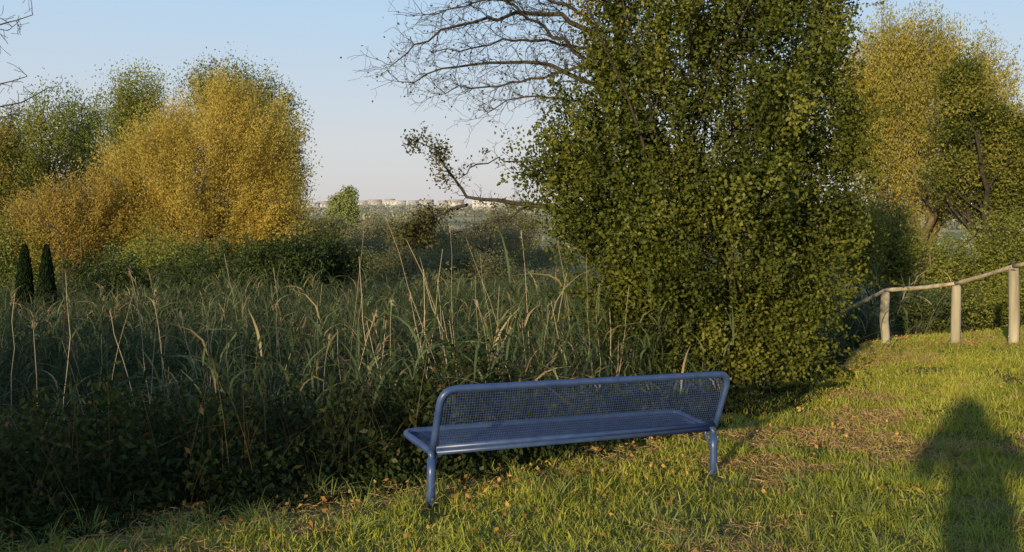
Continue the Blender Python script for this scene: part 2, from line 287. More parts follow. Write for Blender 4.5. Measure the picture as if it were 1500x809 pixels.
# ------------------------------------------------------------------ right trees
yel=[(.24,.22,.055),(.40,.35,.085),(.56,.46,.11),(.64,.53,.14)]
tree('yellow_willow','tall yellowing willow right of the big bush, its feathery top against the sky','tree',(P(1330,420,34)[0],34),
 [LB(1285,95,48,50,34),LB(1345,85,52,44,34),LB(1408,100,46,42,34),LB(1460,140,34,38,34),LB(1300,165,62,52,34),LB(1365,165,58,52,34),LB(1290,235,50,46,34),LB(1350,260,56,46,34),LB(1250,180,34,62,34)],1900,46,.115,.042,.23,yel,M_gold,M_willowbark,tr=.2,nlimb=34,ntwig=240,stems=5,spread=.8,streak=.8,jit=.8,shell=.35,tw=.013,lump=.9,hole=.455,hs=2.2,var=.06,sprays=150,spl=1.1,gsize=1.3)
tree('round_green_tree','round green and gold tree by the right edge of the picture behind the fence','tree',(P(1440,420,30)[0],30),
 [LB(1405,125,30,34,30),LB(1425,180,48,46,30),LB(1475,215,44,46,30),LB(1420,265,55,44,30),LB(1510,230,34,62,30),LB(1470,300,46,32,30)],1150,44,.11,.055,.21,[(.055,.075,.016),(.12,.145,.03),(.23,.23,.05),(.40,.34,.08)],M_gold,tr=.18,nlimb=30,ntwig=150,stems=3,spread=.5,lump=.9,yellow_out=.6,tw=.014,shell=.3,hole=.45,hs=2.2,sprays=80,spl=.9,gsize=1.2)
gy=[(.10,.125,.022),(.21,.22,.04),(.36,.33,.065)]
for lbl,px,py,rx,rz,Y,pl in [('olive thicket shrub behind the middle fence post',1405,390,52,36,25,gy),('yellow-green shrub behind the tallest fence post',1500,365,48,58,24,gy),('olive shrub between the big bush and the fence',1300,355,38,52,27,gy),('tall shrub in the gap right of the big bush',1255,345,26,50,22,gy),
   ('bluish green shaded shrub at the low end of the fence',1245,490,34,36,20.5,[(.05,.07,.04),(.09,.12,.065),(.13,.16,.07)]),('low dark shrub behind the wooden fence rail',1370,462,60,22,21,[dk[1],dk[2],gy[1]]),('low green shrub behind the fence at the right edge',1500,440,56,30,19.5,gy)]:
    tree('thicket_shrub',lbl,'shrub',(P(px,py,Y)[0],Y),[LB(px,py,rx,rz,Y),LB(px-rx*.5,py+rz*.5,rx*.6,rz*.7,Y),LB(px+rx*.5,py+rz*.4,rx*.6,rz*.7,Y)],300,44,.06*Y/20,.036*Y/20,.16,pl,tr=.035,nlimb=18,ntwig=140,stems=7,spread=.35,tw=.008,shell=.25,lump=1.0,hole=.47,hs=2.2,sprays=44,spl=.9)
# ------------------------------------------------------------------ ribbons: grass, reeds
def ribbons(name,B,H,W,D,lean,col,m,parent=None,ns=3,tipcol=None,wprof=None):
    n=len(B); D=nrm(np.concatenate([D,np.zeros((n,1))],1)); H=np.broadcast_to(H,(n,))[:,None]; W=np.broadcast_to(W,(n,))[:,None]; lean=np.broadcast_to(lean,(n,))[:,None]
    side=rng.normal(size=(n,3)); side[:,2]*=.15; side=nrm(side); Vs=[];Cs=[]
    for i in range(ns+1):
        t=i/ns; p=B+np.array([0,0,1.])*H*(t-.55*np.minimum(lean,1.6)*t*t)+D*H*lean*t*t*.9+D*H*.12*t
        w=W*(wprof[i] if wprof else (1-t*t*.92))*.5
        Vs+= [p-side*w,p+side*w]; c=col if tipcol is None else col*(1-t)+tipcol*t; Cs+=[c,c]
    V=np.stack(Vs,1); C=np.stack(Cs,1); k=2*(ns+1)
    q=np.array([[2*i,2*i+1,2*i+3,2*i+2] for i in range(ns)]); Q=((np.arange(n)*k)[:,None,None]+q[None]).reshape(-1,4)
    return mesh_np(name,V.reshape(-1,3),Q,m,parent,C.reshape(-1,3))
# grass
LEGS=[P(634,752,6.55)[:2],P(1050,704,7.6)[:2]]
def legclear(x,y):
    k=np.ones(len(x))
    for l in LEGS: k*=1-.93*np.exp(-(((x-l[0]*.97)/.13)**2+((y-l[1]+.18)/.28)**2)**2)
    return k
def samp(n,x0,x1,y0,y1,dens):
    x=rng.uniform(x0,x1,n); y=rng.uniform(y0,y1,n); k=rng.random(n)<dens(x,y); return x[k],y[k]
def gd(x,y):
    d=y-edge(x); inside=sm(.5,-.5,d)
    vis=np.where(np.abs(x)<.58*np.abs(y)+.5,1,.2)
    clump=fbm(np.stack([x*2.2,y*2.2],-1),21); big=fbm(np.stack([x*.8,y*.8],-1),33)
    fall=np.clip(8.5/np.clip(y,3,30),.72,1.1)
    nearedge=1-.85*sm(-1.5,-.35,d)*sm(3.0,.6,x)
    return np.clip(inside*vis*fall*nearedge*(.42+1.35*sm(.34,.58,clump)*sm(.2,.45,big)),0,1)*legclear(x,y)
x,y=samp(900000,-5,12,3.2,20,gd); n=len(x); p2=np.stack([x,y],-1)
cl=fbm(p2*2.2,21); dry=fbm(p2*1.5,55); tuft=sm(.52,.72,vn(p2*3.1,77))
H=rng.gamma(4,.0105,n)*(.7+.6*cl)+.06*tuft*rng.random(n)+.015
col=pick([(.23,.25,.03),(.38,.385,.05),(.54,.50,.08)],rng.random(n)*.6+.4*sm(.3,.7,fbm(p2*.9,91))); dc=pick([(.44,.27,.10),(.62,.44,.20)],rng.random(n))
dm=(rng.random(n)<(.07+.65*sm(.53,.67,dry)))[:,None]; col=np.where(dm,dc,col)
B=np.stack([x,y,hz(x,y)-.01],-1); an=rng.random(n)*6.28
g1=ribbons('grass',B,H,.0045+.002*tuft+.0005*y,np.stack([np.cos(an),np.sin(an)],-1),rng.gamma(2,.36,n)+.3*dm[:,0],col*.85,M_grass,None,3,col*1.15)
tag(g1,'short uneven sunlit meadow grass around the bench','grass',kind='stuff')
# long tufts
tx,ty=samp(3000,-3.5,9,4.0,16,lambda x,y: np.clip(sm(0.1,-.4,y-edge(x))*(.05+.34*sm(9,6,y)+.25*sm(1.2,.5,np.abs(y-edge(x)+.8))),0,1)*legclear(x,y)); tn=len(tx)
k=np.repeat(np.arange(tn),rng.integers(12,44,tn)); n=len(k); an=rng.random(n)*6.28; rr=np.abs(rng.normal(size=n))*.05
x=tx[k]+rr*np.cos(an); y=ty[k]+rr*np.sin(an); sz=rng.uniform(.5,1.15,tn)[k]*(1+.3*(ty[k]<7))*sm(16,6,ty[k]+2)**.3
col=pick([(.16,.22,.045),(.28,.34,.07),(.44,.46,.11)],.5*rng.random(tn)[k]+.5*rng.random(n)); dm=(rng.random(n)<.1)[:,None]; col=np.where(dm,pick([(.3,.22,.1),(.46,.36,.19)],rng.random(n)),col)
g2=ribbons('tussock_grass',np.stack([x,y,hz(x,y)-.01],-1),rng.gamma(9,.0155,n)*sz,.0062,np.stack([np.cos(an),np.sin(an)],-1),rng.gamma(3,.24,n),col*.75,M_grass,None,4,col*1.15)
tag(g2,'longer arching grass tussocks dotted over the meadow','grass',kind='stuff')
# thatch litter
x,y=samp(150000,-4.5,10,3.8,17,lambda x,y: np.clip(sm(.6,0,y-edge(x))*(.9*sm(.53,.66,fbm(np.stack([x,y],-1)*1.5,55))+.95*sm(-1.7,-.5,y-edge(x))*sm(3.2,0.5,x)+.05),0,1)); n=len(x)
C=np.stack([x,y,hz(x,y)+.012+.03*rng.random(n)],-1); a=unit(n); a[:,2]*=.3
V,Q=leaf_arrays(C,.08,.006,nrm(a),.1); th=mesh_np('dry_thatch',V,Q,M_dry,None,np.repeat(pick([(.28,.15,.055),(.50,.29,.12),(.62,.42,.2)],rng.random(n)),4,0)); tag(th,'brown dry thatch and dead stems lying in patches on the grass','thatch',kind='stuff')
x,y=samp(8000,-4,10,4,17,lambda x,y: np.clip(sm(.5,0,y-edge(x))*(.12+.8*sm(-3.5,0,y-edge(x))),0,1)); n=len(x); C=np.stack([x,y,hz(x,y)+.04+.03*rng.random(n)],-1)
V,Q=leaf_arrays(C,.042,.028); fl=mesh_np('fallen_leaves',V,Q,M_dry,None,np.repeat(pick([(.18,.08,.03),(.42,.20,.06),(.55,.34,.1)],rng.random(n)),4,0)); tag(fl,'scattered small brown fallen leaves on the grass','leaves',kind='stuff')
# ------------------------------------------------------------------ nettle bank
n=130000; x=rng.uniform(-8.5,4.6,n); d=rng.uniform(-.6,3.4,n); y=edge(x)+d; gz=hz(x,y); p2=np.stack([x,y],-1)
fade=sm(2.2,-.4,x); wob=.7*(fbm(p2*1.1,44)-.5)
ht=(.30+.64*fade)*sm(-.5,1.1,d+wob)*(.25+1.0*fbm(p2*1.5,9)+.55*vn(p2*4.5,19)); topz=gz+ht+sm(.5,2.5,d)*.6*fade
t=rng.random(n)**.65; t=t*(1+.25*(rng.random(n)<.08)*rng.random(n)); z=gz+(topz-gz)*t+.02
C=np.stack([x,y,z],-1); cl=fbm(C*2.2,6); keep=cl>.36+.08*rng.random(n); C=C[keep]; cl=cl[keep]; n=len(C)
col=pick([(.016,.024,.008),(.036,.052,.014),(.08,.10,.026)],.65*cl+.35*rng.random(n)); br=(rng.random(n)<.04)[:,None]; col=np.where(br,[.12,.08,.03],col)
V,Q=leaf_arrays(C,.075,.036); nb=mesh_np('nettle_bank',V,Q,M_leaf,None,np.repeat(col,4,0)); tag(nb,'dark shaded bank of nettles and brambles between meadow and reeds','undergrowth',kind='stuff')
n=3800; x=rng.uniform(-8.5,3,n); d=rng.uniform(-.1,2.6,n); y=edge(x)+d; an=rng.random(n)*6.28; gz=hz(x,y)
st=ribbons('bramble_stem',np.stack([x,y,gz],-1),rng.uniform(.5,1.5,n)*(.4+.6*sm(2.2,-.4,x)),.006,np.stack([np.cos(an),np.sin(an)],-1),rng.gamma(2,.3,n),pick([(.03,.03,.015),(.14,.10,.05)],rng.random(n)**1.6),M_dry,None,4); tag(st,'thin stems poking out of the nettle bank','stems',kind='stuff')
# ------------------------------------------------------------------ reed bed
n=12500; x=rng.uniform(-19,8,n); y=8.7+24*rng.random(n)**1.2; k=(y-edge(x)>1.3)&(np.abs(x)<.62*y+1.5); x=x[k];y=y[k];n=len(x)
hn=.6*vn(np.stack([x*.55,y*.55],-1),14)+.4*vn(np.stack([x*1.6,y*1.6],-1),15)
H=rng.uniform(1.15,2.1,n)*(.45+1.15*hn)*(1-.2*sm(15,24,y))*(1-.15*sm(.30,.55,-x/y)+.14*sm(-.15,.02,x/y)); an=rng.random(n)*6.28; gz=hz(x,y)
D=np.stack([np.cos(an),np.sin(an)],-1); lean=rng.gamma(1.6,.18,n); isd=rng.random(n)<.13+.25*sm(.5,.65,vn(np.stack([x*.4,y*.4],-1),31))
cs=np.where(isd[:,None],pick([(.26,.20,.11),(.52,.41,.24)],rng.random(n)),pick([(.06,.075,.03),(.13,.145,.06)],rng.random(n)))
rs=ribbons('reed_stems',np.stack([x,y,gz],-1),H,.008,D,lean,cs,M_reed,None,4,None,[1,.95,.85,.7,.5]); tag(rs,'mass of upright reed stems filling the marsh','reeds',kind='stuff')
nl=10; k=np.repeat(np.arange(n),nl); t=rng.uniform(.2,1,len(k)); Hk=H[k]; lk=lean[k]
B=np.stack([x[k],y[k],gz[k]],-1)+np.concatenate([D[k]*(Hk*lk*t*t*.9+Hk*.12*t)[:,None],(Hk*(t-.55*lk*t*t))[:,None]],1)
a2=rng.random(len(k))*6.28; dl=isd[k]&(rng.random(len(k))<.4); hk=hn[k]
col=pick([(.028,.042,.016),(.07,.095,.036),(.145,.178,.075)],np.clip(.75*rng.random(len(k))+.8*(hk-.40),0,1)); col=np.where(dl[:,None],pick([(.22,.16,.08),(.42,.32,.17)],rng.random(len(k))),col)
rl=ribbons('reed_leaves',B,rng.uniform(.25,.75,len(k)),.025,np.stack([np.cos(a2),np.sin(a2)],-1),rng.uniform(.3,1.6,len(k)),col,M_reed,None,4,None,[.5,1,.9,.6,.08]); tag(rl,'long arching grey-green reed leaves of the reed bed','reeds',kind='stuff')
# tall dry stalks, individually
ST=[(225,200,392,12),(240,232,470,11.5),(160,178,430,12.5),(105,95,400,12),(300,268,455,11),(378,333,372,12.5),(352,368,440,12),(412,410,392,12.5),(440,405,470,11.5),(520,531,338,12.5),(560,537,376,12),(512,520,430,12.6),(585,560,440,11.8),
 (655,560,318,12.5),(668,600,352,12.2),(700,628,378,12.8),(690,690,328,13.5),(742,700,372,13),(655,640,402,12),(720,742,420,12.5),(775,745,340,13),(760,712,350,13.5),(845,840,352,11.4),(868,852,372,11.2),(872,868,415,11),(898,905,418,10.8),(885,896,452,10.8),(800,828,400,12),
 (620,590,432,12),(480,470,442,12),(460,482,415,12.8),(290,306,430,13),(195,186,455,12),(330,300,470,11.3),(705,716,455,11.5),(640,668,455,11.6),(745,770,452,11.5),(560,590,470,11),(815,806,440,11.4),(20,34,430,12),(60,48,470,11),(605,640,365,12.4),(645,600,395,12),(730,688,405,12.4),(500,545,455,11.2),
 (215,225,480,10.5),(385,352,480,10.5),(130,160,490,10.3),(430,460,490,10.4),(690,652,470,11),(780,800,455,11.2),(535,490,482,10.8),(270,240,440,12),(355,420,500,10.2),(610,540,470,10.6),(700,775,420,11.6),(740,680,440,11),(170,110,500,10.2),(310,355,480,10.4),(200,215,440,10.4),(660,730,480,10.5),(590,632,455,10.8)]
for i,(bx,tx_,ty_,Y) in enumerate(ST):
    b=np.array([(bx-750)/F*Y,Y,0]); b[2]=hz1(b[0],b[1]); tp=P(tx_,ty_,Y+rng.uniform(-.6,.6)); tp[0]=(tx_-750)/F*tp[1]
    b[0]+=1.1*(b[0]-tp[0])*rng.random()+.12*rng.normal()
    root=empty('dry_reed_stalk',tuple(b)); tag(root,'tall thin straw-coloured dry stalk rising above the reeds','reed stalk','tall dry stalks standing above the reed bed')
    q=wig([0,0,0],tp-b,9,.06); bend=np.linspace(0,1,9)**2; q[:,0]+=bend*rng.normal()*.12
    w=rng.uniform(.0038,.0078); c=pick([(.40,.30,.18),(.74,.58,.38)],rng.random(1))[0]
    T=Tubes(); T.add(q,np.linspace(w,w*.4,9),4); V=np.concatenate(T.V); mesh_np('stem',V,np.concatenate(T.Q),M_dry,root,np.repeat(c[None],len(V),0))
    if i%4==0:
        n=16; t=rng.random(n); C=q[-1]*(1-t[:,None]*.1)+q[-2]*t[:,None]*.1+rng.normal(size=(n,3))*.010; C[:,2]-=t*.05; V,Q=leaf_arrays(C,.06,.006,np.array([.4,0,-.8]),.5); mesh_np('plume',V,Q,M_dry,root,np.repeat(c[None]*.7,len(V),0))
# bare little sapling in the reeds
b=np.array([P(98,0,13)[0],13,0]); b[2]=hz1(b[0],b[1]); root=empty('bare_sapling',tuple(b)); tag(root,'small leafless sapling standing in the reeds in front of the cypresses','sapling')
T=Tubes(); tips=[]; q=wig(b,P(92,345,13),12,.05); T.add(q-b,np.linspace(.016,.005,12),5); T.build('trunk',M_twig,root); T=Tubes()
for i in range(6,12):
    for s in range(2): rec(T,q[i],nrm(np.array([rng.choice([-1,1])*.8,rng.normal()*.3,.7])),rng.uniform(.2,.4),.005,1,tips)
T.V=[v-b for v in T.V]; T.build('branch',M_twig,root)
# bare tree just off the left edge, twigs reaching in
b=np.array([-6.1,9.0,0]); b[2]=hz1(b[0],b[1]); root=empty('bare_tree',tuple(b)); tag(root,'leafless tree at the left edge whose dark twigs reach in against the sky','tree')
T=Tubes(); q=wig(b-[0,0,.1],[-6.0,9.1,4.6],12,.06); T.add(q-b,np.linspace(.12,.03,12),8); T.build('trunk',M_twig,root); T=Tubes(); tips=[]
for (x1,y1,x2,y2,z) in [(-60,60,48,22,.02),(-40,170,72,128,.02),(-60,140,40,112,.02),(-60,40,10,45,.02),(-50,175,30,165,.02)]:
    e0=P(x2,y2,9); i=int(np.argmin(np.abs(q[:,2]-P(x1,y1+20,9)[2]))); m1=P(x1,y1,9); l=resample([q[i],m1,e0],12); l[1:-1]+=rng.normal(size=(10,3))*.015; T.add(l,np.linspace(.02,.004,12),5)
    for j in range(5,12): rec(T,l[j],nrm(l[j]-l[j-1]+rng.normal(size=3)*.35),rng.uniform(.12,.24),.004,1,tips)
for i in range(5,12):
    for s in range(2): rec(T,q[i],nrm(np.array([-1,rng.normal()*.8,.4])),rng.uniform(.6,1.1),.018,2,tips)
T.V=[v-b for v in T.V]; T.build('branch',M_twig,root)
# ------------------------------------------------------------------ valley
tree('lone_poplar','lone upright yellow-green tree in the valley left of the old tree limbs','tree',(P(503,340,230)[0],230),[LB(498,305,12,18,230),LB(500,320,15,22,230),LB(511,290,8,14,230),LB(509,320,11,24,230)],420,40,.5,.34,.7,[(.15,.18,.065),(.25,.28,.10),(.36,.34,.13)],M_far,tr=.5,nlimb=8,ntwig=16,tw=.08,hole=.3)
hc=[[.15,.16,.07],[.21,.21,.095],[.27,.25,.13],[.34,.28,.16]]
for i,(px,py,rx,rz,Y,lbl) in enumerate([(560,345,45,26,110,'rounded olive bush in the valley just right of the lone tree'),(640,360,50,26,95,'low olive bush in the valley under the hanging limb'),(720,362,50,32,90,'brownish bush in the valley right of the hanging limb'),(475,338,26,16,170,'pale bush in the valley left of the lone tree'),(745,340,35,28,120,'olive bush in the valley touching the big bush outline'),(600,385,60,20,70,'low hazy bush just beyond the reed tops'),(540,372,40,20,80,'small green bush beyond the dark rounded shrub'),(690,392,50,20,60,'dull green bush beyond the tallest dry stalks')]):
    tree('valley_bush',lbl,'bush',(P(px,py,Y)[0],Y),[LB(px,py,rx,rz,Y),LB(px-rx*.5,py+8,rx*.6,rz*.7,Y),LB(px+rx*.5,py+6,rx*.6,rz*.8,Y)],300,40,.20*Y/90,.12*Y/90,.42*Y/90,hc[:3] if i%2 else hc[1:],M_gold,tr=.15,nlimb=8,ntwig=16,tw=.03,stems=3,lump=.8)
Cs=[];Ks=[];Ss=[]
for i in range(620):
    Y=rng.uniform(34,150)**1.0; x0=rng.uniform(-.30,.06)*Y; s=rng.uniform(.35,.9)*(1+Y/90); n=110
    dd=unit(n); dd[:,2]=np.abs(dd[:,2]); c=np.array([x0,Y,hz1(x0,Y)]); Cs.append(c+dd*[s*1.4,s,s*rng.uniform(.7,1.3)]*rng.uniform(.5,1,(n,1))); base=np.array(hc[rng.integers(3)])*rng.uniform(.6,1.0)
    Ks.append(base[None]*rng.uniform(.9,1.1,(n,1))); Ss.append(np.full(n,s*.18))
C=np.concatenate(Cs); V,Q=leaf_arrays(C,np.concatenate(Ss),np.concatenate(Ss)*.5); fw=mesh_np('valley_scrub',V,Q,M_gold,None,np.repeat(np.concatenate(Ks),4,0)); tag(fw,'low olive and tan scrub filling the valley floor beyond the reeds','scrub',kind='stuff')
Cs=[];Ks=[];Ss=[]
for i in range(900):
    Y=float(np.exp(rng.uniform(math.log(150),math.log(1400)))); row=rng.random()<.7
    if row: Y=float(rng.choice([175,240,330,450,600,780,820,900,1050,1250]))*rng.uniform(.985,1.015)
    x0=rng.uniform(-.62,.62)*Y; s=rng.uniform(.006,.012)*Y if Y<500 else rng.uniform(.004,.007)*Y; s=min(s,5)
    n=80; dd=unit(n); dd[:,2]=np.abs(dd[:,2]); c=np.array([x0,Y,hz1(x0,Y)]); Cs.append(c+dd*[s*1.7,s,s]*rng.uniform(.6,1,(n,1))); f=min(1,Y/1000); base=np.array(hc[rng.integers(4)])*1.2*(1-f*.6)+np.array([.38,.37,.37])*f*.6  # leaf colour fades to grey with distance, haze painted into the tint
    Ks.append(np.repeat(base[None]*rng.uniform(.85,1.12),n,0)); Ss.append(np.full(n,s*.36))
C=np.concatenate(Cs); V,Q=leaf_arrays(C,np.concatenate(Ss),np.concatenate(Ss)*.7); fw=mesh_np('far_hedgerows',V,Q,M_far,None,np.repeat(np.concatenate(Ks),4,0)); tag(fw,'haze-tinted hedgerows and woods across the far valley','woodland',kind='stuff')
# houses
M_w=noisemat('white_render',(.46,.45,.44),(.58,.56,.54),.3,bump=0); M_r=noisemat('roof_tile',(.30,.26,.25),(.38,.33,.31),.5,bump=0); M_g=noisemat('window_glass',(.26,.27,.29),(.32,.33,.35),1,rough=.5,bump=0); M_w2=noisemat('grey_render',(.38,.37,.37),(.45,.43,.42),.3,bump=0)  # house colours paled and greyed, distance haze put into the materials
def boxm(name,x0,x1,y0,y1,z0,z1,m,parent):
    V=np.array([[x,y,z] for z in (z0,z1) for y in (y0,y1) for x in (x0,x1)]); Q=[[0,2,3,1],[4,5,7,6],[0,1,5,4],[2,6,7,3],[0,4,6,2],[1,3,7,5]]; return mesh_np(name,V,Q,m,parent)
def house(px,Y,w,h,rh,lbl,mw,flat=False,nw=3,nf=2):
    x0=P(px,0,Y)[0]; root=empty('house',(x0,Y,hz1(x0,Y)-.3)); tag(root,lbl,'house','houses of the far town on the skyline'); d=9
    boxm('wall',-w/2,w/2,-d/2,d/2,0,h,mw,root)
    if flat: boxm('roof',-w/2-.4,w/2+.4,-d/2-.4,d/2+.4,h+.01,h+rh,M_w2,root)
    else:
        V=[[-w/2-.5,-d/2-.5,h],[w/2+.5,-d/2-.5,h],[w/2+.5,d/2+.5,h],[-w/2-.5,d/2+.5,h],[-w/2-.5,0,h+rh],[w/2+.5,0,h+rh],[w/2+.5,0,h+rh],[-w/2-.5,0,h+rh]]
        mesh_np('roof',V,[[0,1,5,4],[2,3,7,6],[1,2,6,5],[3,0,4,7],[0,3,2,1]],M_r,root)
    for f in range(nf):
        for k in range(nw):
            xc=-w/2+w*(k+.5)/nw; zc=1.6+f*(h-1.2)/nf; boxm('window',xc-.8,xc+.8,-d/2-.12,-d/2-.02,zc,zc+1.6,M_g,root)
HS=[(424,860,14,6,3,'w',0),(440,880,12,5,3,'g',0),(454,850,16,6,1,'w',1),(474,900,10,5,3,'w',0),(532,1080,11,5,3,'w',0),(549,1040,14,6,3,'g',0),(571,1100,11,7,3,'w',0),(583,1050,16,7,1,'w',1),(606,1000,10,5,3,'w',0),(626,1050,13,6,3,'g',0),(650,990,11,5,3,'w',0),(668,960,15,6,3,'w',0),(716,880,30,9,1.0,'w',1),(752,900,14,6,3,'w',0)]
ORD=['first','second','third','fourth','fifth','sixth','seventh','eighth','ninth','tenth','eleventh','twelfth','thirteenth','fourteenth']
for i,(px,Y,w,h,rh,c,fl) in enumerate(HS):
    l='long white flat-roofed block, largest on the skyline, behind the old limbs' if w==30 else f"far {'white' if c=='w' else 'grey'} house, {'flat' if fl else 'pitched'} roof, {ORD[i]} from left on the skyline"
    house(px,Y,w,h,rh,l,M_w if c=='w' else M_w2,bool(fl),6 if w==30 else 3,3 if w==30 else 2)
# ------------------------------------------------------------------ fence
fr=empty('wooden_fence',(7,15,hz1(7,15))); tag(fr,'rustic wooden post and rail fence climbing the slope at the right','fence'); fo=np.array(fr.location)
posts=[(1296,517,428,16.3),(1400,503,418,15.1),(1485,498,393,13.9)]; tops=[]
for px,yb,yt,Y in posts:
    t=P(px,yt,Y); x0=t[0]; gz=hz1(x0,Y); T=Tubes(); zz=np.array([gz-.2,gz+.1,gz+.4,t[2]-.03,t[2]]); pp=np.stack([x0+rng.normal(size=5)*.008,Y+rng.normal(size=5)*.008,zz],-1)
    T.add(pp-fo,[.08,.074,.076,.072,.06],9,cap=True); T.build('post',M_post,fr,smooth=False); tops.append(t)
tops=np.array(tops); rail=[P(1200,474,18.4),tops[0]+[0,0,.03],tops[1]+[0,0,.03],tops[2]+[0,0,.03],P(1600,365,12.6)]
for a,b_ in zip(rail[:-1],rail[1:]):
    q=wig(a,b_,9,.01,arch=-.008); T=Tubes(); T.add(q-fo,np.full(9,.034)+rng.normal(size=9)*.003,8,cap=True); T.build('rail',M_rail,fr)
x0=rail[-1][0]; T=Tubes(); gz=hz1(x0,12.6); T.add(np.array([[x0,12.6,gz-.2],[x0,12.6,gz+.5],[x0,12.6,rail[-1][2]-.03]])-fo,.07,10,cap=True); T.build('post',M_post,fr,smooth=False)
x0=rail[0][0]; T=Tubes(); gz=hz1(x0,18.4); T.add(np.array([[x0,18.4,min(gz,rail[0][2]-.7)],[x0,18.4,rail[0][2]-.4],[x0,18.4,rail[0][2]-.03]])-fo,.07,10,cap=True); T.build('post',M_post,fr,smooth=False)
# ------------------------------------------------------------------ bench
def rpath(pts,r=.08,n=6):
    pts=[np.asarray(p,float) for p in pts]; out=[pts[0]]
    for a,b,c in zip(pts[:-2],pts[1:-1],pts[2:]):
        u=a-b; v=c-b; k=min(r,np.linalg.norm(u)*.48,np.linalg.norm(v)*.48); p0=b+nrm(u)*k; p2=b+nrm(v)*k
        for t in np.linspace(0,1,n): out.append(p0*(1-t)**2+2*b*t*(1-t)+p2*t*t)
    out.append(pts[-1]); q=np.array(out); res=[q[0]]
    for a,b in zip(q[:-1],q[1:]):
        if np.linalg.norm(b-a)>1e-4: res.append(b)
    return np.array(res)
bl=P(634,752,6.55); brr=P(1050,704,7.6); mid=(bl+brr)/2; ang=math.atan2(brr[1]-bl[1],brr[0]-bl[0]); hl=np.linalg.norm((brr-bl)[:2])/2
bz=(bl[2]+brr[2])/2
bench=empty('park_bench',(mid[0],mid[1],bz),ang); bench.rotation_euler=(0,-math.atan2(brr[2]-bl[2],2*hl),ang); tag(bench,'blue metal park bench with perforated seat and backrest, seen from behind','bench')
R=.025; X=hl
def tube(name,pts,r=R,k=14,parent=bench): T=Tubes(); T.add(pts,r,k,cap=True); return T.build(name,M_blue,parent)
XT=X+.015
tube('backrest_frame',rpath([[-X-.0,.035,.43],[-X,-.02,.62],[-XT+.02,-.085,.86],[XT+.02,-.085,.86],[X+.01,-.02,.62],[X,.035,.43]],.13,9))
tube('lower_rail',np.array([[-X+.01,.03,.44],[0,.03,.44],[X-.01,.03,.44]]),.019)
tube('seat_frame',rpath([[-X,.06,.345],[-X,.06,.40],[-X-.02,.60,.43],[X+.02,.60,.43],[X,.06,.40],[X,.06,.345]],.10,9),.024)
tube('seat_rail',np.array([[-X+.01,.09,.39],[0,.09,.39],[X-.01,.09,.39]]),.018)
for s in (-1,1):
    tube('leg',rpath([[s*X,.06,.36],[s*X,.05,.2],[s*X,.04,-.12]],.05),.031)
    tube('brace',rpath([[s*(X-.05),.10,.39],[s*(X-.045),.09,.33],[s*(X-.01),.07,.26]],.05),.012)
    tube('cross_tube',np.array([[s*(X-.03),.08,.385],[s*(X-.03),.3,.40],[s*(X-.02),.57,.415]]),.014)
def sheet(name,x0,x1,prof,length,pitch=.019,hole=.36,ok=None):
    nx=int(round((x1-x0)/pitch)); nt=int(round(length/pitch)); V=[];Q=[]
    def pt(u,t): yy,zz=prof(t); return [x0+(x1-x0)*u,yy,zz]
    for i in range(nx):
        for j in range(nt):
            if ok and not ok(x0+(x1-x0)*(i+.5)/nx,(j+.5)/nt): continue
            b=len(V); c=[(0,0),(1,0),(1,1),(0,1)]
            for a,d in c: V.append(pt((i+a)/nx,(j+d)/nt))
            for a,d in c: V.append(pt((i+.5+(a-.5)*2*hole)/nx,(j+.5+(d-.5)*2*hole)/nt))
            for k in range(4): k2=(k+1)%4; Q.append([b+k,b+k2,b+4+k2,b+4+k])
    o=mesh_np(name,V,Q,M_blue,bench); s=o.modifiers.new('thick','SOLIDIFY'); s.thickness=.001; return o
def okb(x,t):
    dx=abs(x)-(X-.15); dz=t-.72
    return not(dx>0 and dz>0 and (dx/.135)**2+(dz/.30)**2>1)
sheet('backrest',-X+.015,X-.01,lambda t:(.03-.11*t-.02*math.sin(t*math.pi),.455+.395*t),.40,pitch=.019,hole=.405,ok=okb)
sheet('seat',-X+.005,X-.005,lambda t:(.08+.51*t,.405+.025*t-.018*math.sin(t*math.pi)),.51,hole=.34)
